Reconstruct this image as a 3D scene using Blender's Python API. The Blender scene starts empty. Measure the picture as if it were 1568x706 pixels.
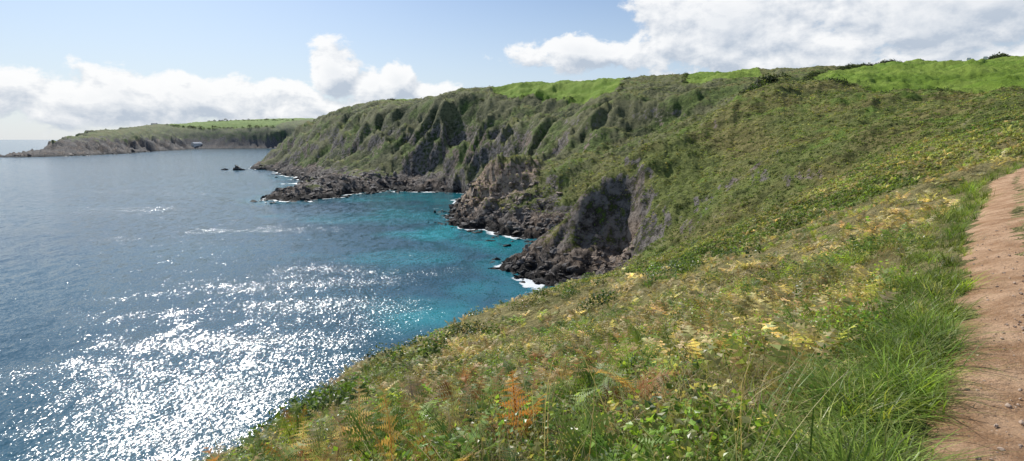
import bpy, math, numpy as np
from mathutils import Vector
rng = np.random.default_rng(7)
scene = bpy.context.scene
scene.view_settings.view_transform = 'Standard'
scene.view_settings.look = 'None'
scene.view_settings.exposure = 0
R = math.radians

# ---------------------------------------------------------------- noise
_perm = np.random.default_rng(3).permutation(256)
_perm = np.concatenate([_perm, _perm])
_ga = np.random.default_rng(4).uniform(0, 2*np.pi, 256)
_gx, _gy = np.cos(_ga), np.sin(_ga)
def perlin(x, y):
    xi = np.floor(x).astype(np.int64); yi = np.floor(y).astype(np.int64)
    xf = x-xi; yf = y-yi
    xi &= 255; yi &= 255
    def g(ix, iy, dx, dy):
        h = _perm[_perm[ix & 255]+(iy & 255)]
        return _gx[h]*dx+_gy[h]*dy
    u = xf*xf*xf*(xf*(xf*6-15)+10); v = yf*yf*yf*(yf*(yf*6-15)+10)
    a = g(xi, yi, xf, yf); b = g(xi+1, yi, xf-1, yf)
    c = g(xi, yi+1, xf, yf-1); d = g(xi+1, yi+1, xf-1, yf-1)
    return (a+(b-a)*u)*(1-v)+(c+(d-c)*u)*v
def fbm(x, y, o=4, gain=.5):
    s = 0; a = 1; f = 1
    for i in range(o):
        s = s+a*perlin(x*f+17.3*i, y*f-9.1*i); a *= gain; f *= 2.03
    return s*1.5
def ridged(x, y, o=3):
    s = 0; a = 1; f = 1; t = 0
    for i in range(o):
        s = s+a*(1-2*np.abs(perlin(x*f+5.7*i, y*f+3.3*i))*1.6); t += a; a *= .5; f *= 2.1
    return s/t
def sstep(a, b, x):
    t = np.clip((x-a)/(b-a), 0, 1); return t*t*(3-2*t)

# ---------------------------------------------------------------- terrain survey
coast = [(-60,-80),(-40,-30),(-30,0),(-27,20),(-25,40),(-18,62),(-9,85),(0,105),(6,125),(11,147),(6,160),(3,172),(3,180),
 (10,190),(17,205),(17,216),(8,228),(-4,237),(-20,259),(-30,300),(-34,348),(-22,400),(-29,421),(-48,435),(-74,437),(-99,452),
 (-110,425),(-130,385),(-144,367),(-158,385),(-165,430),(-168,475),(-200,540),(-246,631),(-300,720),(-352,787),(-381,870),
 (-385,1000),(-400,1150),(-450,1400),(-600,1900),(-850,2300),(-1013,2470),(-1291,2310),(-1211,1923),(-1061,1444),(-1090,1282),
 (-1150,1350),(-1320,1650),(-2000,2600),(-3500,5000)]
lines = [
 # break of slope below the path
 [(-12,-20,36),(-7,-5,36),(-5.6,2,35.4),(-5.5,5,34.6),(-5.9,9,33.4),(-6.5,12,32.3),(-7.2,17,30.7),(-8.2,26,28.4),(-8.4,33,25.9),(-7,45,22.3),(-2.5,60,19.2),(4,78,15.4),(9.9,95,11.4)],
 [(-16,-20,31),(-11,-5,30),(-9.6,5,29),(-10,12,27.8),(-11,17,26.3),(-12,26,23.5),(-12,33,21),(-11,45,16.5),(-7,60,13),(-2,78,9.5),(4,95,6)],
 # path bench
 [(-12,-14,38.4),(0,-1,38.3),(2.8,2.3,38.3),(5.9,5.8,38.3),(11,12,38.3),(16.9,18.5,38.3),(22.5,25,38.35),(27,28.5,38.6),(34,32,39),(45,34,39.6)],
 # spur crest
 [(101,220,63.3),(85,208,55),(74,205,48.8),(57.6,195,41.8),(43.8,188,35.3),(32,182,29.7),(25.2,178,24.2),(19.9,176,16),(15,175,5.5)],
 # bay cliff top
 [(129,300,68),(104,350,66.7),(83.6,340,67.9),(69,345,65.2),(56,385,63),(46,420,61.8),(-13,480,64.5),(-56,520,72),(-109,580,69.6),(-167,650,68),(-244,750,67),(-296,820,58.5),(-337,850,38),(-368,860,8)],
 # far skyline of the fields
 [(-69,700,78),(-19,700,83),(52,700,89.6),(140,700,95),(212,700,103),(291,700,110)],
 # far headland cliff top
 [(-1100,1350,13.5),(-1142,1560,37),(-1283,2050,47),(-1339,2400,61),(-1180,2480,72),(-1035,2520,77),(-900,2400,70),(-640,2000,62),(-480,1450,60)],
 [(-1185,1500,40),(-1387,1900,68),(-1563,2500,102),(-1400,3000,138),(-1150,3200,155),(-750,2900,128)],
]
pts = [
 (0,3,37.75),(0,6,36.7),(0,12,34.5),(0,20,31.9),(0,30,28.8),(-3.4,12,33.5),(-2.9,6,36.0),(-2.4,3.2,36.9),(3,20,32.9),(8,45,28.2),(10,62,24),(16,80,20),
 (3.9,10,36.3),(7.6,20,34.2),(17,45,29.8),(28,75,26),(11.1,20,35.5),(19.3,35,34.6),(32.7,60,34.5),(25.2,35,36.8),(49.8,70,39.6),
 (26.6,32,38.5),(40.6,45,40.6),(80.5,90,46),(22,105,15),(26,120,10),(24.6,140,4),(34,150,5),(34.7,165,4),(26,160,3),
 (36,140,14.2),(39.9,165,23.4),(37,150,17),(48.2,130,26.9),(62.2,170,36.7),(75,140,41),(101,190,52.5),(126,215,58.5),(84.8,120,43.5),(142.6,160,52.6),
 (40,100,23),(55,100,30),(95,150,46),
 (264,380,87),(354,400,93.9),(155,300,71),(129,250,64),(168,240,62.6),(220,170,56),(380,430,97),
 (-15,300,22),(0,290,26),(10,272,20),(-4,262,6),(10,248,7),(-24,285,6),(31,310,30.4),(45,335,45),(75,300,44.4),(50,225,22),(80,250,42),(110,265,58),(30,235,9),(88,300,51),
 (-135,400,7),(-127,430,14),(-140,450,12),(-79,470,6.4),(7.4,400,32),(-12.5,450,46.6),(29.6,390,45.7),(-46.5,480,36),(-99,520,30),(-145,560,29),
 (-211,640,20),(-285,760,25),(-104,550,54),(-180,640,49),(10,350,14),(-8,370,10),
 (4,-1,38.5),(8,3,38.9),(12,-5,39.5),(20,10,39.3),(30,15,40.5),(120,60,47),(200,120,54),
 (800,800,105),(400,900,112),(0,1200,95),(-300,1500,85),(-600,2300,100),(-2000,3500,130),(1000,0,60),(100,-100,45),(0,-200,45),
 (500,3000,120),(3000,3000,130),(-500,6000,140),(3000,0,90),(-211,1000,88),(-391,1200,80),(-300,900,70),
 (-300,100,-20),(-200,300,-16),(-500,600,-20),(-1000,800,-25),(-900,1800,-20),(-2500,2000,-25),(-4000,0,-30),(-200,-300,-20),(-80,200,-9),(-60,120,-9),(-700,1200,-20),(-80,340,-8),(-4000,4000,-25),
]
def densify(l, k=.05, m=4):
    out = []
    for a, b in zip(l[:-1], l[1:]):
        a = np.array(a, float); b = np.array(b, float)
        d = np.linalg.norm(b[:2]-a[:2]); st = max(m, k*np.linalg.norm(a[:2]))
        n = max(1, int(d/st))
        for i in range(n): out.append(a+(b-a)*i/n)
    out.append(np.array(l[-1], float)); return out
C = []
cd = densify(coast, .035, 7)
for i, p in enumerate(cd):
    C.append((p[0], p[1], 0.2))
    if i % 2 == 0 and 0 < i < len(cd)-1:
        t = cd[i+1]-cd[i-1]; t = t/np.linalg.norm(t)
        e = max(7, .03*np.linalg.norm(p))
        C.append((p[0]-t[1]*e, p[1]+t[0]*e, -4))
for l in lines:
    for p in densify(l, .06, 4): C.append(tuple(p))
C += pts
C = np.array(C, float)
keep = []
for i in range(len(C)):
    if all(np.hypot(*(C[i,:2]-C[j,:2])) > max(1.0, .012*np.hypot(*C[i,:2])) for j in keep): keep.append(i)
C = C[keep]
cc = .8
def phi(d2): return np.sqrt(d2+cc*cc)
N = len(C)
A = np.zeros((N+3, N+3))
D2 = ((C[:,None,:2]-C[None,:,:2])**2).sum(-1)
A[:N,:N] = phi(D2); A[:N,N] = 1; A[:N,N+1] = C[:,0]/1000; A[:N,N+2] = C[:,1]/1000
A[N:,:N] = A[:N,N:].T
W = np.linalg.solve(A, np.concatenate([C[:,2], [0,0,0]]))
print('control points', N)
def rbf(x, y):
    x = np.asarray(x, float).ravel(); y = np.asarray(y, float).ravel()
    out = np.empty(len(x))
    for s in range(0, len(x), 20000):
        a = x[s:s+20000, None]-C[None,:,0]; b = y[s:s+20000, None]-C[None,:,1]
        out[s:s+20000] = phi(a*a+b*b) @ W[:N] + W[N] + W[N+1]*x[s:s+20000]/1000 + W[N+2]*y[s:s+20000]/1000
    return out
path_c = np.array([(-11.4,-14),(.57,-.3),(2.77,2.26),(3.82,3.5),(5.9,5.8),(11,12),(16.9,18.5),(22.5,25),(27,28.5),(34,32),(45,34)], float)
def dist_poly(x, y, P):
    d = np.full(x.shape, 1e9); side = np.zeros(x.shape)
    for a, b in zip(P[:-1], P[1:]):
        ab = b-a; L = ab@ab
        t = np.clip(((x-a[0])*ab[0]+(y-a[1])*ab[1])/L, 0, 1)
        dx = x-a[0]-t*ab[0]; dy = y-a[1]-t*ab[1]; dd = np.hypot(dx, dy)
        m = dd < d
        side = np.where(m, np.sign(ab[0]*dy-ab[1]*dx), side); d = np.where(m, dd, d)
    return d, side
def ribs(x, y):
    a = -.66*x+.75*y; b = .75*x+.66*y
    a2 = a+.6*b
    k1 = fbm(x/90,y/90,3); k2 = fbm(x/26+7,y/26,3)
    rib = ridged(a2/110+k1*1.2, b/140+k2*.2, 2)
    rib2 = fbm(a2/24+k1*1.2, b/40+k2*.6, 4)
    return rib, rib2
def height(x, y):
    x = np.asarray(x, float).ravel(); y = np.asarray(y, float).ravel()
    r = np.hypot(x, y)
    far = sstep(90, 220, r)
    cl = sstep(230, 330, r)
    rib, rib2 = ribs(x, y)
    wamp = far*(4+1.5*sstep(300,800,r))
    n1 = fbm(x/40+3, y/40, 3); n2 = fbm(x/40-8, y/40+5, 3)
    rock_n = fbm(x/9, y/9, 5, .6)
    shift = (far*(rib*5+rib2*1.6)+cl*(rib*8+rib2*1.4+rock_n*1.0))*(1+2.5*sstep(900,1600,r))
    m = sstep(30,90,r)
    nx = x+n1*wamp+.75*shift+m*fbm(x/11,y/11,3)*1.3; ny = y+n2*wamp+.66*shift+m*fbm(x/11+9,y/11-4,3)*1.3
    h = rbf(nx, ny)
    pd, _ = dist_poly(x, y, path_c)
    pm = sstep(.6, 3.0, pd)
    h += pm*(fbm(x/1.6,y/1.6,3)*.10 + fbm(x/6,y/6,3)*.35*sstep(8,30,r) + fbm(x/14,y/14,4)*1.5*sstep(60,160,r)) + fbm(x/38+2,y/38,2)*2.6*sstep(70,140,r)*sstep(8,25,h)
    h += sstep(80,150,r)*fbm(x/3,y/3,3)*.5
    low = np.exp(-((h-3)/7.)**2)*sstep(110,150,r)
    h += low*(ridged(x/9,y/9,5)-.1)*3.2*(1+2*sstep(1000,1500,r))
    crag = np.exp(-((x+4)/22)**2-((y-285)/22)**2)
    h += crag*(ridged(x/10+y/30,y/16,5))*7
    return h

# ---------------------------------------------------------------- mesh helpers
def make_mesh(name, V, F, mat=None, cols=None, smooth=True):
    me = bpy.data.meshes.new(name)
    F = np.asarray(F, np.int32); k = F.shape[1]
    me.vertices.add(len(V)); me.vertices.foreach_set('co', np.asarray(V, np.float32).ravel())
    me.loops.add(F.size); me.loops.foreach_set('vertex_index', F.ravel())
    me.polygons.add(len(F)); me.polygons.foreach_set('loop_start', np.arange(0, F.size, k, dtype=np.int32))
    me.polygons.foreach_set('use_smooth', np.full(len(F), smooth))
    me.update(calc_edges=True)
    if cols:
        for cn, cv in cols.items():
            at = me.color_attributes.new(cn, 'FLOAT_COLOR', 'POINT')
            c4 = np.ones((len(V), 4), np.float32); c4[:,:cv.shape[1]] = cv
            at.data.foreach_set('color', c4.ravel())
    ob = bpy.data.objects.new(name, me); scene.collection.objects.link(ob)
    if mat: me.materials.append(mat)
    return ob
class NT:
    def __init__(s, tree): s.t = tree; s.t.nodes.clear()
    def n(s, typ, ins=None, **kw):
        nd = s.t.nodes.new(typ)
        for k, v in kw.items(): setattr(nd, k, v)
        for k, v in (ins or {}).items():
            if hasattr(v, 'node') : s.t.links.new(v, nd.inputs[k])
            else: nd.inputs[k].default_value = v
        return nd
    def m(s, op, a, b=0., c=None, clamp=False):
        nd = s.n('ShaderNodeMath', operation=op, use_clamp=clamp)
        for i, v in enumerate((a, b, c)):
            if v is None: continue
            if hasattr(v, 'node'): s.t.links.new(v, nd.inputs[i])
            else: nd.inputs[i].default_value = v
        return nd.outputs[0]
    def vm(s, op, a, b=None, scale=None):
        nd = s.n('ShaderNodeVectorMath', operation=op)
        for i, v in enumerate((a, b)):
            if v is None: continue
            if hasattr(v, 'node'): s.t.links.new(v, nd.inputs[i])
            else: nd.inputs[i].default_value = v
        if scale is not None:
            if hasattr(scale, 'node'): s.t.links.new(scale, nd.inputs['Scale'])
            else: nd.inputs['Scale'].default_value = scale
        return nd.outputs[0]
    def mix(s, f, a, b, bt='MIX'):
        nd = s.n('ShaderNodeMixRGB', blend_type=bt)
        for i, v in enumerate((f, a, b)):
            if hasattr(v, 'node'): s.t.links.new(v, nd.inputs[i])
            else: nd.inputs[i].default_value = v if i == 0 else (*v, 1) if len(v) == 3 else v
        return nd.outputs[0]
    def ramp(s, v, a, b, sm=True):
        nd = s.n('ShaderNodeMapRange', {'Value': v, 'From Min': a, 'From Max': b}, interpolation_type='SMOOTHSTEP' if sm else 'LINEAR')
        return nd.outputs[0]
    def noise(s, vec, sc, det=4, rough=.55, dist=0., out=0):
        return s.n('ShaderNodeTexNoise', {'Vector': vec, 'Scale': sc, 'Detail': det, 'Roughness': rough, 'Distortion': dist}).outputs[out]
def newmat(name):
    m = bpy.data.materials.new(name); m.use_nodes = True
    return m, NT(m.node_tree)
def finish(t, col, rough, bump=None, bstr=.5, bdist=.3, spec=.3):
    ins = {'Base Color': col, 'Roughness': rough, 'Specular IOR Level': spec}
    p = t.n('ShaderNodeBsdfPrincipled', ins)
    if bump is not None:
        b = t.n('ShaderNodeBump', {'Height': bump, 'Strength': bstr, 'Distance': bdist})
        t.t.links.new(b.outputs[0], p.inputs['Normal'])
    o = t.n('ShaderNodeOutputMaterial'); t.t.links.new(p.outputs[0], o.inputs[0])
    return p

# ---------------------------------------------------------------- materials
def terrain_mat():
    m, t = newmat('headland_turf')
    pos = t.n('ShaderNodeNewGeometry').outputs['Position']
    at = t.n('ShaderNodeVertexColor', layer_name='mask')
    sep = t.n('ShaderNodeSeparateColor', {'Color': at.outputs[0]})
    rk, fl, tn = sep.outputs[0], sep.outputs[1], sep.outputs[2]
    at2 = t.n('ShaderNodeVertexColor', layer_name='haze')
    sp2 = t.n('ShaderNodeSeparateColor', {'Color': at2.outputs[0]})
    haze_tint, rib, cliff = sp2.outputs
    nb = t.noise(pos, .035, 4, .6); nm = t.noise(pos, .35, 7, .74); nf = t.noise(pos, 2.6, 4, .7)
    g = t.mix(t.ramp(nm, .38, .6), (.08,.105,.028), (.23,.26,.075))
    g = t.mix(t.ramp(nb, .42, .62), g, t.mix(t.ramp(nm,.4,.62), (.14,.13,.045), (.30,.27,.10)))
    g = t.mix(t.m('MULTIPLY', t.ramp(t.noise(pos,.055,3,.6,.5), .56, .66), .7), g, (.16,.26,.04))
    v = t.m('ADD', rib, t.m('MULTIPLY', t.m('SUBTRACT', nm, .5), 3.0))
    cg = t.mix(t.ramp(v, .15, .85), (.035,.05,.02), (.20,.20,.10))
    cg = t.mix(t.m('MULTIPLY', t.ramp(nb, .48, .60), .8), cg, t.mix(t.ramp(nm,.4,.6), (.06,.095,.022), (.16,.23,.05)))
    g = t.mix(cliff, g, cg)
    tan = t.mix(t.ramp(nm, .35, .62), (.16,.145,.05), (.38,.32,.15))
    g = t.mix(tn, g, tan)
    f = t.mix(t.ramp(nb, .4, .6), (.19,.30,.035), (.27,.37,.06))
    f = t.mix(t.m('MULTIPLY', t.ramp(nf,.4,.6), .25), f, (.14,.22,.03))
    g = t.mix(fl, g, f)
    r = t.mix(t.ramp(nm, .40, .60), (.03,.026,.024), (.27,.24,.215))
    r = t.mix(t.m('MULTIPLY', t.ramp(nb,.48,.6),.5), r, t.mix(t.ramp(nm,.4,.6),(.06,.04,.03),(.36,.26,.18)))
    r = t.mix(t.m('MULTIPLY', tn, .9), r, t.mix(t.ramp(nm,.38,.56),(.10,.065,.045),(.54,.40,.29)))  # warm rock, its colour lifted to look sunlit
    rmask = t.ramp(t.m('ADD', rk, t.m('MULTIPLY', t.m('SUBTRACT', nm, .5), 2.4)), .42, .58)
    sepz = t.n('ShaderNodeSeparateXYZ', {'Vector': pos})
    r = t.mix(t.m('MULTIPLY', t.ramp(sepz.outputs[2], 4.5, 1.5), .88), r, (.015,.014,.014))
    c = t.mix(rmask, g, r)
    c = t.mix(haze_tint, c, (.11,.145,.17))  # aerial haze painted into the land colour
    hgt = t.m('ADD', t.m('MULTIPLY', nm, 1.), t.m('MULTIPLY', nf, .3))
    finish(t, c, .9, hgt, 1., 1.8, .12)
    return m
def leaf_mat(name, trans=.35, rough=.5):
    m, t = newmat(name)
    at = t.n('ShaderNodeVertexColor', layer_name='col').outputs[0]
    d = t.n('ShaderNodeBsdfPrincipled', {'Base Color': at, 'Roughness': rough, 'Specular IOR Level': .3})
    tr = t.n('ShaderNodeBsdfTranslucent', {'Color': t.mix(1., at, (1.7,1.65,.9), 'MULTIPLY')})
    mx = t.n('ShaderNodeMixShader', {0: trans}); t.t.links.new(d.outputs[0], mx.inputs[1]); t.t.links.new(tr.outputs[0], mx.inputs[2])
    o = t.n('ShaderNodeOutputMaterial'); t.t.links.new(mx.outputs[0], o.inputs[0])
    return m
def rock_mat(name, warm=False):
    m, t = newmat(name)
    pos = t.n('ShaderNodeNewGeometry').outputs['Position']
    n = t.noise(pos, .5, 7, .72, .5); n2 = t.noise(pos, .09, 2, .6)
    c = t.mix(t.ramp(n,.38,.62), (.03,.026,.026), (.24,.215,.20) if not warm else (.50,.38,.29))
    c = t.mix(t.m('MULTIPLY', t.ramp(n2,.5,.62),.6), c, (.30,.22,.16))
    sep = t.n('ShaderNodeSeparateXYZ', {'Vector': pos})
    wet = t.ramp(t.m('ADD', sep.outputs[2], t.m('MULTIPLY', n, 3.)), 4.4, 2.4)
    c = t.mix(wet, c, (.014,.013,.014))
    finish(t, c, .7, t.noise(pos, 1.8, 5, .75), 1., .7, .4)
    return m

# ---------------------------------------------------------------- terrain mesh
def inpoly(x, y, P):
    r = np.zeros(x.shape, bool); n = len(P)
    for i in range(n):
        x0, y0 = P[i]; x1, y1 = P[(i+1) % n]
        c = ((y0 > y) != (y1 > y)) & (x < (x1-x0)*(y-y0)/((y1-y0) if y1 != y0 else 1e-9)+x0)
        r ^= c
    return r
fields = [
 [(122,240),(146,166),(280,140),(800,400),(600,650),(264,410),(165,315)],
 [(-12,492),(48,428),(68,380),(152,720),(-30,720)],
 [(112,372),(150,345),(300,720),(212,720)],
 [(-250,850),(-120,700),(-150,1000),(-330,1200)],
 [(-1480,2450),(-1400,2470),(-1080,2570),(-1050,3250),(-1900,3300)],
]
az = np.concatenate([np.linspace(-180,-62,60)[:-1], np.linspace(-62,-50,60)[:-1], np.linspace(-50,50,1050)[:-1], np.linspace(50,62,60)[:-1], np.linspace(62,180,60)])
az = np.radians(az)
rad = np.concatenate([[.05,.3,.6], np.geomspace(.9, 9000, 1100)])
AZ, RR = np.meshgrid(az, rad)
X = (RR*np.sin(AZ)).ravel(); Y = (RR*np.cos(AZ)).ravel()
Z = height(X, Y)
nr_, nc = AZ.shape
idx = np.arange(nr_*nc).reshape(nr_, nc)
F = np.stack([idx[:-1,:-1], idx[:-1,1:], idx[1:,1:], idx[1:,:-1]], -1).reshape(-1,4)
F = F[:, ::-1]
zf = Z[F].max(1)
F = F[zf > -1.5]
used = np.zeros(len(Z), bool); used[F.ravel()] = True
remap = np.cumsum(used)-1
V = np.stack([X,Y,Z],-1)[used]; F = remap[F]
x, y, z = V.T; r = np.hypot(x, y)
tmp = make_mesh('tmp', V, F)
nv = np.empty(len(V)*3, np.float32); tmp.data.vertex_normals.foreach_get('vector', nv)
nz = np.abs(nv.reshape(-1,3)[:,2]); bpy.data.objects.remove(tmp)
rn = fbm(x/25, y/25, 3)
rock = np.clip(1-sstep(5, 18, z+rn*9), 0, 1)*sstep(80,120,r)
rock = np.maximum(rock, sstep(.80, .52, nz+rn*.14)*sstep(60,120,r)*.68*sstep(75,35,z))
warm = np.zeros(len(x))  # pinkish rock tone plus sunlight painted on crag and cave side
for (cx, cy, cr, ch, wm) in [(35,162,12,19,.6),(-6,282,27,30,1.),(24,174,10,20,.1),(-130,420,40,20,.1),(41,158,7,22,1.)]:
    kk = sstep(cr, cr*.4, np.hypot(x-cx, y-cy)+rn*8)*sstep(ch+2, ch-4, z+rn*4)
    rock = np.maximum(rock, .85*kk); warm = np.maximum(warm, kk*wm)
rock = np.maximum(rock, sstep(1000,1300,r)*sstep(52,28,z+rn*14)*.95)
field = np.zeros(len(x))
for P in fields: field = np.maximum(field, inpoly(x+rn*5, y+rn*5, P).astype(float))
pd, side = dist_poly(x, y, path_c)
tan = sstep(105, 50, r+rn*30)*.75 + .25*sstep(.1,.6,fbm(x/18,y/18,3))*(r<300)
tan = np.clip(np.maximum(tan, warm), 0, 1)*(1-field)
haze_tint = np.clip(.42*(1-np.exp(-np.maximum(r-300,0)/2400)), 0, .42)  # amount of painted blue-grey haze, growing with distance
rb1, rb2 = ribs(x, y)
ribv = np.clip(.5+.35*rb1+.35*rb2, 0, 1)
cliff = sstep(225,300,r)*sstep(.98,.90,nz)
mask = np.stack([rock*(1-field), field, tan], -1)
ter = make_mesh('coastal_headland_terrain', V, F, terrain_mat(), {'mask': mask, 'haze': np.stack([haze_tint,ribv,cliff],-1)})

# ---------------------------------------------------------------- sea
def sea_mat():
    m, t = newmat('sea_water')
    pos = t.n('ShaderNodeNewGeometry').outputs['Position']
    at = t.n('ShaderNodeVertexColor', layer_name='sea')
    sep = t.n('ShaderNodeSeparateColor', {'Color': at.outputs[0]})
    tq, fo, gl = sep.outputs
    deep = t.mix(t.ramp(t.noise(pos,.006,3,.6,.4),.4,.62), (.012,.07,.11), (.022,.10,.145))
    c = t.mix(tq, deep, (.015,.28,.32))
    kelp = t.ramp(t.noise(pos,.03,4,.65,.5), .48, .60)
    c = t.mix(t.m('MULTIPLY', kelp, t.m('MULTIPLY', tq, .8)), c, (.015,.08,.12))
    foam = t.ramp(t.m('MULTIPLY', fo, t.m('ADD', t.noise(pos,.5,5,.7,.6), .35)), .42, .62)
    c = t.mix(foam, c, (.75,.79,.8))
    w1 = t.n('ShaderNodeMapping', {'Vector': pos, 'Scale': (1.,.45,1.), 'Rotation': (0,0,R(35))}).outputs[0]
    nA = t.noise(w1, .35, 3, .6, .3, out=1); nB = t.noise(w1, 2.6, 5, .8, .2, out=1)
    streak = t.ramp(t.noise(t.n('ShaderNodeMapping', {'Vector': pos, 'Scale': (.35,1.3,1.), 'Rotation': (0,0,R(-25))}).outputs[0], .03, 6, .68, .8), .38, .62)
    gs = t.m('MULTIPLY', gl, t.m('ADD', .35, t.m('MULTIPLY', streak, .65)))
    half = (.5,.5,.5)
    va = t.vm('SCALE', t.vm('SUBTRACT', nA, half), None, .45)
    vb = t.vm('SCALE', t.vm('SUBTRACT', nB, half), None, t.m('ADD', .95, t.m('MULTIPLY', gs, 2.2)))
    off = t.vm('MULTIPLY', t.vm('ADD', va, vb), (1.,1.,0.))
    nrm = t.vm('NORMALIZE', t.vm('ADD', off, (0.,0.,1.)))
    rough = t.m('ADD', .12, t.m('MULTIPLY', foam, .4))
    ins = {'Base Color': c, 'Roughness': t.m('ADD', rough, t.m('MULTIPLY', gs, .08)), 'IOR': 1.33, 'Specular IOR Level': t.m('ADD', .48, t.m('MULTIPLY', gs, .5)), 'Normal': nrm}
    p = t.n('ShaderNodeBsdfPrincipled', ins)
    o = t.n('ShaderNodeOutputMaterial'); t.t.links.new(p.outputs[0], o.inputs[0])
    return m
saz = np.radians(np.concatenate([np.linspace(-180,-60,40)[:-1], np.linspace(-60,30,420)[:-1], np.linspace(30,180,50)]))
srad = np.concatenate([[.5], np.geomspace(8, 1500, 420), np.geomspace(1600, 45000, 40)])
SA, SR = np.meshgrid(saz, srad)
sx = (SR*np.sin(SA)).ravel(); sy = (SR*np.cos(SA)).ravel(); sr = SR.ravel()
nr2, nc2 = SA.shape
ii = np.arange(nr2*nc2).reshape(nr2, nc2)
SF = np.stack([ii[:-1,:-1], ii[1:,:-1], ii[1:,1:], ii[:-1,1:]], -1).reshape(-1,4)
depth = np.where(sr < 2500, height(np.clip(sx,-5000,5000), np.clip(sy,-5000,5000)), -20)
w = fbm(sx/45, sy/45, 4); w2 = fbm(sx/60+5, sy/22, 4)
def blob(cx, cy, rx, ry, rot=0):
    c, s = math.cos(R(rot)), math.sin(R(rot))
    dx = sx-cx; dy = sy-cy; a = (dx*c+dy*s)/rx; b = (-dx*s+dy*c)/ry
    return np.sqrt(a*a+b*b)
tq = np.zeros(len(sx))
for b in [(-20,240,28,46,0,1.),(-60,285,50,34,0,.55),(-38,190,32,18,0,.6),(-22,125,15,14,0,.75),(-60,385,60,48,0,.65),(0,200,18,14,0,.5),(-10,150,11,14,0,.45)]:
    tq = np.maximum(tq, b[5]*sstep(1.25,.2, blob(*b[:5])+w*.65))
tq = np.maximum(tq, .4*sstep(-8,-2,depth)*(sr<700)*sstep(-.3,.3,w+.1))
foam = np.exp(-(depth/2.2)**2)*(sr < 1300)*sstep(-.6,.3,fbm(sx/20,sy/20,3)+.05)
gl = np.full(len(sx), .12)
for b in [(-52,158,44,24,25,1.),(-120,250,70,30,10,.65),(-30,192,28,14,20,.85),(-42,110,32,34,-20,.95),(-42,75,32,30,0,1.),(-50,45,34,28,0,1.),(-330,420,130,30,0,.4),(-240,300,80,30,0,.45)]:
    gl = np.maximum(gl, b[5]*sstep(1.5,.2, blob(*b[:5])+w2*.9))
sea = make_mesh('sea', np.stack([sx,sy,np.zeros(len(sx))],-1), SF, sea_mat(), {'sea': np.stack([tq,foam,gl],-1)})

# ---------------------------------------------------------------- footpath
def footpath():
    d = densify([tuple(p) for p in path_c], 0, .06)
    P = np.array(d); 
    for _ in range(60): P[1:-1] = (P[:-2]+P[2:]+2*P[1:-1])/4
    Tn = np.gradient(P, axis=0); Tn /= np.linalg.norm(Tn, axis=1)[:,None]
    Nn = np.stack([Tn[:,1], -Tn[:,0]], -1)
    k = 31
    u = np.linspace(-1, 1, k)
    s = np.arange(len(P))*.06
    wl = .84+.2*fbm(s/1.1, s*0+3, 5, .6); wr = .82+.1*fbm(s/1.1, s*0+9, 4)
    off = np.where(u[None,:] < 0, u[None,:]*wl[:,None], u[None,:]*wr[:,None])
    px = P[:,0,None]+Nn[:,0,None]*off; py = P[:,1,None]+Nn[:,1,None]*off
    pz = height(px, py).reshape(px.shape)+.035-.05*(np.abs(u[None,:])**6)+fbm(px/.35,py/.35,3)*.016-.035*np.exp(-(u[None,:]/.45)**2)
    i = np.arange(px.size).reshape(px.shape)
    F = np.stack([i[:-1,:-1], i[:-1,1:], i[1:,1:], i[1:,:-1]], -1).reshape(-1,4)
    m, t = newmat('trodden_earth')
    pos = t.n('ShaderNodeNewGeometry').outputs['Position']
    c = t.mix(t.ramp(t.noise(pos,1.6,8,.65),.35,.65), (.34,.20,.11), (.56,.37,.235))
    c = t.mix(t.m('MULTIPLY', t.ramp(t.noise(pos,28,4,.7),.52,.68), .6), c, (.24,.14,.08))
    c = t.mix(t.m('MULTIPLY', t.ramp(t.noise(pos,55,2,.6),.62,.7), .6), c, (.6,.48,.37))
    finish(t, c, .95, t.m('ADD', t.noise(pos,22,6,.7), t.noise(pos,3,4,.6)), .9, .06, .1)
    return make_mesh('footpath', np.stack([px.ravel(),py.ravel(),pz.ravel()],-1), F[:, ::-1], m)
footpath()

# ---------------------------------------------------------------- scatter
def scatter(name, temp, P, scale, col, mat, tilt=.15):
    TV, TF, TC = temp
    m = len(P); n = len(TV)
    yaw = rng.uniform(0, 2*np.pi, m); c, s = np.cos(yaw), np.sin(yaw)
    sc = scale if np.ndim(scale) else np.full(m, scale)
    v = TV[None]*sc[:,None,None]
    vx = v[...,0]*c[:,None]-v[...,1]*s[:,None]; vy = v[...,0]*s[:,None]+v[...,1]*c[:,None]; vz = v[...,2]
    tx = rng.normal(0, tilt, m)[:,None]; ty = rng.normal(0, tilt, m)[:,None]
    out = np.stack([vx+tx*vz+P[:,0,None], vy+ty*vz+P[:,1,None], vz-tx*vx*.5-ty*vy*.5+P[:,2,None]], -1).reshape(-1,3)
    F = (TF[None]+(np.arange(m)*n)[:,None,None]).reshape(-1, 3)
    cc_ = (col[:,None,:]*TC[None]).reshape(-1,3)
    return out, F, cc_
def join(name, parts, mat, smooth=False):
    o = 0; V=[];F=[];Cc=[]
    for v,f,c in parts: V.append(v); F.append(f+o); Cc.append(c); o += len(v)
    print(name, sum(len(f) for f in F))
    return make_mesh(name, np.concatenate(V), np.concatenate(F), mat, {'col': np.concatenate(Cc)}, smooth)
def palette(cols, m, jit=.2, wts=None):
    c = np.array(cols)[rng.choice(len(cols), m, p=wts)]
    return c*np.exp(rng.normal(0, jit, (m,1)))*np.exp(rng.normal(0,.06,(m,3)))
class T:
    def __init__(s): s.v=[]; s.f=[]; s.c=[]
    def tri(s, a, b, c, col=(1,1,1)):
        i = len(s.v); s.v += [a,b,c]; s.f.append((i,i+1,i+2)); s.c += [col]*3
    def out(s): return np.array(s.v,float), np.array(s.f,int), np.array(s.c,float)
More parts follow.
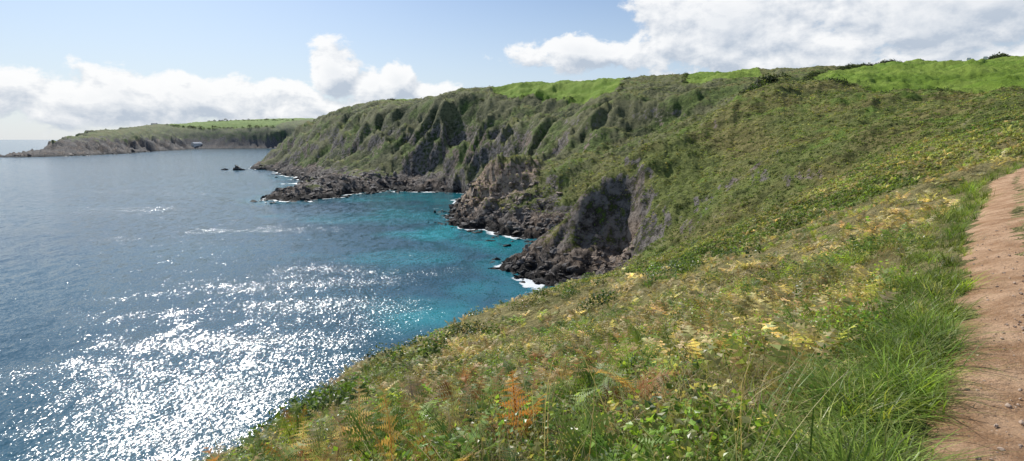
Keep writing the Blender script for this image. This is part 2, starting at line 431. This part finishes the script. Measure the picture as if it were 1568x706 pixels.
def frond(t, yaw, L, rise, npin, sub, seed, droop=.6):
    q = np.random.default_rng(seed)
    d = np.array([math.cos(yaw), math.sin(yaw), 0]); sd = np.array([-d[1], d[0], 0])
    def cen(u): return d*L*(u*.85)+np.array([0,0,1])*L*(rise*u-droop*u*u)
    w = .012*L
    for i in range(5):
        a = cen(i/5); b = cen((i+1)/5); ww = w*(1-i/6)
        t.tri(a-sd*ww, a+sd*ww, b, (.9,.7,.5))
    for i in range(npin):
        u = .16+.84*i/npin
        pl = L*.30*math.sin(min(1,(1-u)*1.25+.06)*math.pi/2)*(min(1,(u-.05)/.2))*q.uniform(.7,1.1)
        c0 = cen(u); tg = cen(min(u+.03,1.03))-c0; tg /= np.linalg.norm(tg)
        for sgn in (-1,1):
            dr = sd*sgn*.93+tg*.35+np.array([0,0,-.18+q.normal(0,.25)]); dr /= np.linalg.norm(dr)
            br = .7+.5*q.random()
            if sub:
                ns = 6
                for j in range(ns):
                    uu = j/ns; cp = c0+dr*pl*uu; l2 = pl*.26*(1-uu)+.004*L; hw = pl/ns*.42
                    for s2 in (-1,1):
                        tip = cp+tg*s2*l2+dr*l2*.35
                        t.tri(cp-dr*hw, cp+dr*hw, tip, (br,br,br))
                t.tri(c0+dr*pl*.8+tg*hw*.4, c0+dr*pl*.8-tg*hw*.4, c0+dr*pl*1.05, (br,br,br))
            else:
                hw = L*.84/npin*.45
                t.tri(c0-tg*hw, c0+tg*hw, c0+dr*pl, (br,br,br))
def fern_t(nf, L, npin, sub, seed, up=1.):
    q = np.random.default_rng(seed); t = T()
    for i in range(nf): frond(t, 2*math.pi*i/nf+q.normal(0,.3), L*q.uniform(.6,1.1), up*q.uniform(.75,1.35), npin, sub, seed*10+i, q.uniform(.4,.9))
    return t.out()
def leaf_clump(n, rad_, hgt, ls, seed):
    q = np.random.default_rng(seed); t = T()
    for i in range(n):
        a = q.uniform(0,2*math.pi); e = q.random()**.5
        rr = rad_*e*q.uniform(.7,1.1); zz = hgt*(math.sqrt(max(0,1-e*e*.9)))*q.uniform(.35,1.1)
        p = np.array([rr*math.cos(a), rr*math.sin(a), zz])
        nrm = np.array([math.cos(a)*e*.9, math.sin(a)*e*.9, .7])+q.normal(0,.45,3); nrm /= np.linalg.norm(nrm)
        tx = np.cross(nrm, q.normal(0,1,3)); tx /= np.linalg.norm(tx); ty = np.cross(nrm, tx)
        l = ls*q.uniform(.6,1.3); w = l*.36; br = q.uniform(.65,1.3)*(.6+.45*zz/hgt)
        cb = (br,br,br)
        a0 = p-tx*l*.5; b0 = p+tx*l*.5; m0 = p-nrm*l*.08
        t.tri(a0, m0+ty*w-tx*l*.05, b0, cb); t.tri(a0, b0, m0-ty*w-tx*l*.05, cb)
    return t.out()
def blades(n, L, w, spread, curl, seed, segs=3, base=.05):
    q = np.random.default_rng(seed); t = T()
    for i in range(n):
        a = q.uniform(0,2*math.pi); d = np.array([math.cos(a),math.sin(a),0]); sd = np.array([-d[1],d[0],0])
        b0 = q.normal(0,base,3); b0[2]=0; l = L*q.uniform(.55,1.15); sp = spread*q.uniform(.3,1.2); cu = curl*q.uniform(.4,1.3)
        def pt(u): return b0+d*l*(sp*u+cu*u*u*.6)+np.array([0,0,l*(u*.95-cu*.55*u*u*u)])
        br = q.uniform(.7,1.25)
        for k in range(segs):
            u0=k/segs; u1=(k+1)/segs; w0=w*(1-u0*.8); w1=w*(1-u1*.95)
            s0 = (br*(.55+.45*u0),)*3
            p0,p1 = pt(u0),pt(u1)
            t.tri(p0-sd*w0,p0+sd*w0,p1+sd*w1,s0)
            if k < segs-1: t.tri(p0-sd*w0,p1+sd*w1,p1-sd*w1,s0)
    return t.out()
def place(n, r0, r1, a0, a1, filt=None, sink=.02, zmin=None, mind=.88):
    rr = np.exp(rng.uniform(math.log(r0), math.log(r1), n)); aa = np.radians(rng.uniform(a0, a1, n))
    x = rr*np.sin(aa); y = rr*np.cos(aa)
    pd, sd = dist_poly(x, y, path_c)
    k = pd > mind
    if filt is not None: k &= filt(x, y, rr, pd, sd)
    x, y = x[k], y[k]; z = height(x, y)
    P = np.stack([x,y,z-sink],-1)
    if zmin is not None: P = P[z > zmin]
    return P
GREEN=[(.11,.19,.04),(.13,.21,.045),(.09,.15,.035)]
LGREEN=[(.25,.36,.06),(.30,.40,.075),(.20,.31,.05)]
TAN=[(.54,.44,.22),(.46,.36,.17),(.62,.53,.30)]
RUST=[(.48,.23,.07),(.42,.19,.06),(.54,.35,.14)]
OLIVE=[(.32,.31,.11),(.25,.27,.08),(.40,.36,.14)]
lm = leaf_mat('fern_leaf', .42); gm = leaf_mat('grass_blade', .45, .4); bm = leaf_mat('bramble_leaf', .4, .35); dm = leaf_mat('dry_stalk', .25, .7); sm = leaf_mat('shrub_leaf', .3, .75)
# near ferns
parts = []
for k in range(4):
    P = place(150, 2.3, 13, -52, 14, lambda x,y,r,pd,sd:(sd>0)&(pd>1.9)&(fbm(x/2.2,y/2.2,2)>-.2), sink=-.16)
    c1 = palette(GREEN+LGREEN, len(P), .15); c2 = palette(RUST+TAN, len(P), .15)
    col = np.where((fbm(P[:,0]/1.8+5,P[:,1]/1.8,2)>.0)[:,None], c2, c1)
    parts.append(scatter('', fern_t(6,.54,14,True,20+k,1.15), P, rng.uniform(.5,1.25,len(P)), col, lm, .22))
P = place(60, 3, 11, 14, 42, lambda x,y,r,pd,sd:(sd>0)&(pd>1.9), sink=-.1)
parts.append(scatter('', fern_t(5,.5,14,True,29,1.1), P, rng.uniform(.5,1.1,len(P)), palette(LGREEN+TAN,len(P),.15), lm))
for (cx,cy,n,sp,cols,ss) in [(-.95,3.3,7,.45,RUST,.9),(-1.5,4.2,6,.5,RUST+TAN,.85),(-.3,3.6,5,.4,LGREEN+TAN,.8),(-1.9,3.2,6,.35,GREEN+LGREEN,.8),(-2.7,3.6,8,.3,TAN+RUST+LGREEN,1.)]:
    xx = cx+rng.normal(0,sp,n); yy = cy+rng.normal(0,sp*.7,n)
    P = np.stack([xx,yy,height(xx,yy)+.2],-1)
    parts.append(scatter('', fern_t(5,.66,16,True,33,1.35), P, ss*rng.uniform(.75,1.1,n), palette(cols,n,.12), lm, .3))
join('bracken_fern', parts, lm)
# mid-slope bracken
parts = []
for k in range(4):
    P = place(3000, 5, 90, -45, 55, lambda x,y,r,pd,sd:(pd>1.7)&((fbm(x/5,y/5,3)+.35*fbm(x/1.5,y/1.5,2))>-.3), zmin=6)
    n = len(P); r_ = np.hypot(P[:,0],P[:,1])
    wt = fbm(P[:,0]/6,P[:,1]/6,3); wb = fbm(P[:,0]/2.5+9,P[:,1]/2.5,3)
    c1 = palette(TAN+TAN+OLIVE, n, .2); c2 = palette(OLIVE+GREEN+LGREEN, n, .2)
    col = np.where((wt>-.1)[:,None], c1, c2)*(1+.65*wb)[:,None]
    parts.append(scatter('', fern_t(5,.62,8,False,40+k), P, rng.uniform(.4,.95,n)*(1+r_/200), col, lm, .28))
join('bracken_slope', parts, lm)
# brambles and ivy
parts = []
for k in range(5):
    P = place(560, 2.3, 26, -50, 44, lambda x,y,r,pd,sd:(sd>0)&(pd>1.5)&(fbm(x/1.7+4,y/1.7,2)>-.08), sink=-.04)
    n = len(P)
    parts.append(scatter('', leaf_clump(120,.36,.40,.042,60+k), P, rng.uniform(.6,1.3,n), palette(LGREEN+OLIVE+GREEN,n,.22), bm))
join('bramble_thicket', parts, bm)
# dark green bushes along the slope edge
parts = []
for k in range(3):
    P = place(420, 14, 95, -35, 25, lambda x,y,r,pd,sd:(sd>0)&(fbm(x/6+14,y/6,2)>.12)&((x<-3)|(r>30)), zmin=9)
    n = len(P)
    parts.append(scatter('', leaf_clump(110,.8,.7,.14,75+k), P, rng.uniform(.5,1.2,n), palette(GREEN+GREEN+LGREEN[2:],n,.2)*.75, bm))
join('blackthorn_bush', parts, bm)
# dead stems
parts = []
for k in range(3):
    P = place(700, 2.6, 24, -50, 46, lambda x,y,r,pd,sd:(sd>0)&(pd>1.6))
    n = len(P)
    parts.append(scatter('', blades(22,.55,.0035,.8,.5,80+k,3,.14), P, rng.uniform(.6,1.2,n), palette(TAN+TAN+[(.14,.09,.05),(.09,.055,.04)],n,.2), dm))
join('dead_bracken_stems', parts, dm)
# grass verge
parts = []
for k in range(4):
    P = place(4300, 2.0, 60, -20, 62, lambda x,y,r,pd,sd:((pd<1.7+.7*fbm(x/1.3,y/1.3,2))&(fbm(x/.5+3,y/.5,2)>-.25))|((sd<0)&(pd<4)), mind=.80)
    n = len(P)
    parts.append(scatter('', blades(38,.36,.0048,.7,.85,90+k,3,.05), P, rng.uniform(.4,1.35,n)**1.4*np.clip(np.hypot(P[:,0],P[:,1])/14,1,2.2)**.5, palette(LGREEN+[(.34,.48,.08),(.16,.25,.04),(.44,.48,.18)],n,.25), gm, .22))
join('grass_verge', parts, gm)
parts = []
for k in range(3):
    P = place(1600, 3.2, 60, -50, 45, lambda x,y,r,pd,sd:(sd>0)&(pd>1.6)&(fbm(x/2+30,y/2,2)>-.2))
    n = len(P)
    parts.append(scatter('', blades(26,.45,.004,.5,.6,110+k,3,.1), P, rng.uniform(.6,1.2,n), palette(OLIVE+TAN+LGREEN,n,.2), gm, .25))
join('rough_grass', parts, gm)
parts = []
P = place(300, 2.4, 12, -45, 40, lambda x,y,r,pd,sd:(sd>0)&(pd>1.4))
parts.append(scatter('', blades(4,1.0,.0028,.25,.35,130,7,.06), P, rng.uniform(.7,1.25,len(P)), palette(TAN,len(P),.15), dm))
xx = np.array([.25,.42,1.1,-1.9,.1]); yy = np.array([2.9,3.0,3.2,3.4,3.3])
parts.append(scatter('', blades(3,1.0,.0028,.15,.3,131,8,.05), np.stack([xx,yy,height(xx,yy)],-1), np.array([1.5,1.7,1.3,1.5,1.35]), palette(TAN,5,.15), dm))
join('tall_grass_stalks', parts, dm)
# hillside scrub
nofield = lambda x,y,r,pd,sd:~np.any([inpoly(x,y,f) for f in fields],axis=0)
parts = []
for k in range(4):
    P = place(16000, 50, 300, -12, 47, nofield, zmin=8)
    n = len(P); r_ = np.hypot(P[:,0],P[:,1]); wv = fbm(P[:,0]/16,P[:,1]/16,3); wb = fbm(P[:,0]/5+9,P[:,1]/5,3)
    keepm = ~((np.hypot(P[:,0]-37,P[:,1]-161)<8)&(P[:,2]<20)); 
    c1 = palette([(.16,.23,.05),(.22,.28,.065),(.13,.18,.04)], n, .25); c2 = palette([(.34,.33,.11),(.29,.31,.09),(.23,.30,.07)], n, .25)
    col = np.where((wv>-.05)[:,None], c2, c1)*(1+.5*wb)[:,None]
    s_ = rng.uniform(.35,.9,n)*(.6+r_/300)
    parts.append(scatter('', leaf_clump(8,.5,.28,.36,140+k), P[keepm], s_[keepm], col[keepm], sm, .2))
join('hillside_scrub', parts, sm)
parts = []
for k in range(3):
    P = place(6000, 240, 950, -32, 22, nofield, zmin=16)
    P = P[~((np.hypot(P[:,0]+5,P[:,1]-282)<22)&(P[:,2]<27))]
    n = len(P); r_ = np.hypot(P[:,0],P[:,1])
    parts.append(scatter('', leaf_clump(8,.9,.5,.6,150+k), P, rng.uniform(.35,.9,n)*(.5+r_/550), palette([(.11,.145,.045),(.17,.18,.065),(.08,.105,.035),(.19,.18,.08)], n, .25), sm, .2))
join('clifftop_scrub', parts, sm)
# hedgerows
def hedge(pl, step, size, cnt=3):
    d = np.array([p[:2] for p in densify(pl, 0, step)]); P = []
    for _ in range(cnt):
        q = d+rng.normal(0, size*.6, d.shape); P.append(q)
    P = np.concatenate(P); z = height(P[:,0], P[:,1])
    keep = fbm(P[:,0]/9+3,P[:,1]/9,3) > -.35
    P = np.stack([P[:,0],P[:,1],z-.3],-1)[keep]
    return scatter('', leaf_clump(60,1.,1.,.32,170), P, size*rng.uniform(.4,1.2,len(P))*(1+.5*fbm(P[:,0]/15,P[:,1]/15,2)), palette([(.04,.06,.02),(.06,.085,.025),(.08,.10,.035)],len(P),.2), sm, .1)
join('hedgerow', [
 hedge([(92,214),(101,224),(122,240),(146,166),(280,140)], 1.3, 1.5),
 hedge([(86,210),(96,220),(108,228)], 1.0, 2.4, 3),
 hedge([(122,240),(165,315),(264,410),(420,530)], 2.2, 1.9),
 hedge([(-30,715),(152,715),(300,715)], 4, 2.8),
 hedge([(70,382),(152,700)], 4, 1.5),
 hedge([(112,372),(212,700)], 4, 1.5),
 hedge([(-60,525),(-12,492),(48,430)], 3, 1.2),
 hedge([(350,420),(420,450),(520,520)], 1.6, 2.8, 8),
 hedge([(360,428),(430,460),(520,525)], 1.6, 3.6, 6),
 hedge([(-120,705),(-200,800),(-330,1200)], 6, 2.5),
 hedge([(-1480,2450),(-1400,2470),(-1080,2570)], 14, 8, 2),
 hedge([(-1450,2700),(-1080,2800)], 14, 7, 2),
], sm)

# ---------------------------------------------------------------- rocks
def rock_t(seed, sub=2):
    import bmesh
    q = np.random.default_rng(seed)
    bmx = bmesh.new(); bmesh.ops.create_icosphere(bmx, subdivisions=sub, radius=1)
    V = np.array([v.co[:] for v in bmx.verts]); Fx = np.array([[v.index for v in f.verts] for f in bmx.faces]); bmx.free()
    for _ in range(9):
        n = q.normal(0,1,3); n /= np.linalg.norm(n); o = q.uniform(.25,.7)
        d = V@n-o; V = V-np.outer(np.maximum(d,0)*.97, n)
    V += q.normal(0,.06,V.shape)
    V *= np.array([1.35,.8,.7])
    return V, Fx, np.ones((len(V),3))
def rocks(name, mat, specs):
    parts = []
    for (n, cx, cy, rx, ry, s0, s1, zlo, zhi) in specs:
        x = cx+rng.uniform(-1,1,n)*rx; y = cy+rng.uniform(-1,1,n)*ry; z = height(x,y)
        k = (z>zlo)&(z<zhi); x,y,z = x[k],y[k],z[k]
        if len(x)==0: continue
        s = s0*(s1/s0)**(rng.random(len(x))**2.2)
        P = np.stack([x,y,np.maximum(z,-.3)-s*.15],-1)
        for k in range(6):
            parts.append(scatter('', rock_t(200+k), P[k::6], s[k::6], np.ones((len(P[k::6]),3)), mat, .5))
    return join(name, parts, mat, False)
rm = rock_mat('wet_sea_rock'); rw = rock_mat('weathered_cliff_rock', True)
rocks('shore_rocks', rm, [
 (1500, 16,160,24,42,.4,2.4,-3.2,6),
 (2200, -8,260,38,54,.5,3.0,-3.4,8),
 (1100, -40,430,60,40,.6,3.,-3,7),
 (1500, -138,420,40,70,.7,4.,-3.2,12),
 (1300, -270,680,120,170,1.,5,-3.2,7),
 (400, 0,130,30,30,.4,1.5,-2.4,5),
 (500, -1130,1600,160,350,3,10,-3,6),
])
rocks('crag_boulders', rw, [(420, -3,278,26,30,.8,3.2,5,20),(300,34,152,10,20,.5,1.9,1.5,12),(10,28,88,6,6,.4,.9,8,30)])
def sea_rock(name, x, y, s, seed, zs=.45):
    v,f,c = rock_t(seed, 3)
    nn = 1+.25*fbm(v[:,0]*2+seed, v[:,1]*2+v[:,2],3)
    v = v*nn[:,None]*s*np.array([1.2,.9,zs])
    ob = make_mesh(name, v, f, rm, None, False); ob.location = (x,y,.1)
    return ob
sea_rock('sea_stack_rock', -360, 735, 11, 301, .9)
sea_rock('sea_stack_rock', -335, 745, 6, 302, .7)
sea_rock('sea_stack_rock', -376, 738, 4, 306, .7)
sea_rock('skerry_rock', -2, 208, 2.2, 303)
sea_rock('skerry_rock', -5, 170, 2.0, 304)
sea_rock('skerry_rock', -9, 219, 1.6, 307)
sea_rock('skerry_rock', -170, 398, 3.5, 308)
sea_rock('skerry_rock', -1100, 1265, 18, 305, .3)
# path pebbles
n = 1300
tt = rng.random(n)**1.5*14
bx = 1.2+.66*tt+rng.uniform(-.8,.8,n)*.76; by = .4+.79*tt-rng.uniform(-.8,.8,n)*.65
pdd,_ = dist_poly(bx,by,path_c); k = pdd<.85; bx,by = bx[k],by[k]
Pp = np.stack([bx,by,height(bx,by)+.028],-1)
mp, tp = newmat('pebble_stone'); ps = tp.n('ShaderNodeNewGeometry').outputs['Position']
finish(tp, tp.mix(tp.noise(ps,9,3), (.3,.2,.14), (.55,.44,.35)), .85)
join('path_pebbles', [scatter('', rock_t(210), Pp, .004*(6**rng.random(len(Pp))**2.2), np.ones((len(Pp),3)), mp, .2)], mp)

# ---------------------------------------------------------------- buildings
def flat(name, col, rough=.6):
    m, t = newmat(name); p = t.n('ShaderNodeNewGeometry').outputs['Position']
    finish(t, t.mix(t.m('MULTIPLY', t.noise(p,.8,4), .3), col, tuple(c*.7 for c in col)), rough); return m
white = flat('white_render', (.80,.79,.76)); slate = flat('slate_roof', (.16,.17,.19)); paleroof = flat('pale_sheet_roof', (.62,.63,.64)); glass = flat('window_glass', (.03,.04,.05), .1); tyre = flat('tyre_rubber', (.03,.03,.03))
def poly(name, V, Fs, mat, parent):
    me = bpy.data.meshes.new(name); me.from_pydata(V, [], Fs); me.update(); me.materials.append(mat)
    o = bpy.data.objects.new(name, me); scene.collection.objects.link(o); o.parent = parent; return o
def boxv(x0,x1,y0,y1,z0,z1):
    return [(x0,y0,z0),(x1,y0,z0),(x1,y1,z0),(x0,y1,z0),(x0,y0,z1),(x1,y0,z1),(x1,y1,z1),(x0,y1,z1)], [(0,3,2,1),(4,5,6,7),(0,1,5,4),(1,2,6,5),(2,3,7,6),(3,0,4,7)]
def house(name, x, y, L, Wd, H, yaw, roofm):
    e = bpy.data.objects.new(name, None); scene.collection.objects.link(e)
    z = float(height([x],[y])[0]); e.location = (x,y,z+.5); e.rotation_euler = (0,0,yaw)
    a,b = L/2, Wd/2; rz = H+Wd*.35
    V = [(-a,-b,-6),(a,-b,-6),(a,b,-6),(-a,b,-6),(-a,-b,H),(a,-b,H),(a,b,H),(-a,b,H),(-a,0,rz),(a,0,rz)]
    poly('walls', V, [(0,1,5,4),(1,2,6,9,5),(2,3,7,6),(3,0,4,8,7)], white, e)
    o = .4
    V = [(-a-o,-b-o,H-.1),(a+o,-b-o,H-.1),(a+o,0,rz+.25),(-a-o,0,rz+.25),(a+o,b+o,H-.1),(-a-o,b+o,H-.1)]
    poly('roof', V, [(0,1,2,3),(3,2,4,5)], roofm, e)
    k = max(2, int(L/6))
    for i in range(k):
        cx = -a+(i+.5)*L/k
        v,f = boxv(cx-.8,cx+.8,-b-.03,-b+.1,H*.35,H*.7); poly('window_%d'%i, v, f, glass, e)
    v,f = boxv(a*.7,a*.7+1.4,-.7,.7,rz-.8,rz+1.8); poly('chimney', v, f, white, e)
# white boathouse stands on the first ledge above the shore
dd = np.arange(1900, 2600, 4.); hh = height(dd*-.558, dd)
ok = np.where((hh > 12) & (dd > 2150))[0]; dh = dd[ok[0]]
house('white_coastguard_house', dh*-.558, dh, 44, 15, 9, R(75), paleroof)
house('white_farmhouse', -1560, 2480, 26, 12, 7, R(70), slate)
def caravan(x, y, yaw):
    e = bpy.data.objects.new('parked_caravan', None); scene.collection.objects.link(e)
    z = float(height([x],[y])[0]); e.location = (x,y,z+.1); e.rotation_euler = (0,0,yaw)
    prof = [(-3,.5),(-3.1,1.3),(-2.8,2.4),(-2.4,2.7),(2.4,2.7),(2.8,2.4),(3.1,1.3),(3,.5)]
    V = [(p[0],-1.1,p[1]) for p in prof]+[(p[0],1.1,p[1]) for p in prof]; n = len(prof)
    Fs = [tuple(range(n)), tuple(range(2*n-1,n-1,-1))]+[(i,n+i,n+(i+1)%n,(i+1)%n) for i in range(n)]
    poly('body', V, Fs, white, e)
    for i,cx in enumerate((-1.8,0,1.8)):
        v,f = boxv(cx-.5,cx+.5,-1.13,1.13,1.4,2.1); poly('window_%d'%i, v, f, glass, e)
    for i,sy_ in enumerate((-1.15,.95)):
        V = [(.35*math.cos(a)*1., sy_, .35+.35*math.sin(a)) for a in np.linspace(0,2*math.pi,13)[:-1]]
        V += [(p[0],p[1]+.2,p[2]) for p in V]
        poly('wheel_%d'%i, V, [tuple(range(12)),tuple(range(23,11,-1))]+[(k,12+k,12+(k+1)%12,(k+1)%12) for k in range(12)], tyre, e)
for (cx,cy) in [(298,385),(306,388),(322,394)]: caravan(cx,cy,R(rng.uniform(40,60)))
for (cx,cy) in [(232,696),(240,696),(258,697)]: caravan(cx,cy,R(60))

# ---------------------------------------------------------------- sun + sky
SAZ, SEL = -32, 40
sd = Vector((math.sin(R(SAZ))*math.cos(R(SEL)), math.cos(R(SAZ))*math.cos(R(SEL)), math.sin(R(SEL))))
L = bpy.data.lights.new('sun', 'SUN'); L.energy = 5.0; L.angle = R(.5); L.color = (1,.96,.89)
so = bpy.data.objects.new('sun', L); scene.collection.objects.link(so); so.rotation_euler = sd.to_track_quat('Z','Y').to_euler()
wd = bpy.data.worlds.new('World'); scene.world = wd; wd.use_nodes = True
t = NT(wd.node_tree)
sky = t.n('ShaderNodeTexSky', sky_type='NISHITA', sun_disc=False, sun_elevation=R(SEL), sun_rotation=R(SAZ), altitude=40, air_density=1., dust_density=.7, ozone_density=1.5)
dirn = t.n('ShaderNodeTexCoord').outputs['Generated']
nrm = t.n('ShaderNodeVectorMath', {0: dirn}, operation='NORMALIZE').outputs[0]
def density(off_az, off_el, det):
    s = t.n('ShaderNodeSeparateXYZ', {'Vector': nrm})
    a = t.m('ADD', t.m('MULTIPLY', t.m('ARCTAN2', s.outputs[0], s.outputs[1]), 57.2958), off_az)
    e = t.m('ADD', t.m('MULTIPLY', t.m('ARCSINE', s.outputs[2]), 57.2958), off_el)
    v = t.n('ShaderNodeCombineXYZ', {0: a, 1: t.m('MULTIPLY', e, 1.5), 2: 0.}).outputs[0]
    n = t.noise(v, .24, det, .6, .15)
    best = None
    for (a0,e0,ra,re,w) in [(-32,3.3,24,2.6,1.1),(-17,6.0,3.0,3.2,1.3),(-14,5.,5.5,2.,1.),(-11.3,5.6,2.2,2.0,1.3),(-7,4.3,3.5,1.5,1.),
                          (8,8.2,10,1.9,1.1),(21,10.2,11,5.6,1.5),(38,10.5,17,6.,1.5),(7,4.9,3.5,.9,1.2),(90,10,30,6,.9)]:
        da = t.m('DIVIDE', t.m('SUBTRACT', a, a0), ra); de = t.m('DIVIDE', t.m('SUBTRACT', e, e0), re)
        d = t.m('MULTIPLY', t.m('SUBTRACT', 1., t.m('SQRT', t.m('ADD', t.m('MULTIPLY', da, da), t.m('MULTIPLY', de, de)))), w)
        best = d if best is None else t.m('MAXIMUM', best, d)
    best = t.m('MAXIMUM', best, -.6)
    return t.m('ADD', best, t.m('MULTIPLY', t.m('SUBTRACT', n, .5), 2.6)), e, a
d0, el, azn = density(0, 0, 8); d1, _, _ = density(-.45, .9, 6)
alpha = t.ramp(d0, .0, .34)
lit = t.m('ADD', .64, t.m('MULTIPLY', t.m('SUBTRACT', d0, d1), 1.15), clamp=True)
thick = t.ramp(d0, .5, 1.6)
ccol = t.mix(lit, (5.0,5.7,6.7), (10.,10.,10.))
ccol = t.mix(t.m('MULTIPLY', thick, .38), ccol, (6.6,7.1,7.8))
haze = t.ramp(el, 16., -.5)
blue = t.mix(1., sky.outputs[0], (.82,.91,1.03), 'MULTIPLY')
sk = t.mix(t.m('ADD', .10, t.m('MULTIPLY', haze, .66)), blue, (6.9,7.7,8.6))
fin = t.mix(t.m('MULTIPLY', alpha, .93), sk, ccol)
bg = t.n('ShaderNodeBackground', {'Color': fin, 'Strength': .1})
o = t.n('ShaderNodeOutputWorld'); t.t.links.new(bg.outputs[0], o.inputs[0])

# ---------------------------------------------------------------- camera
cam = bpy.data.cameras.new('camera'); co = bpy.data.objects.new('camera', cam); scene.collection.objects.link(co)
co.location = (0,0,40); co.rotation_euler = (R(90-9.3),0,0)
cam.sensor_width = 36; cam.lens = 19.63; cam.clip_start = .05; cam.clip_end = 80000
scene.camera = co
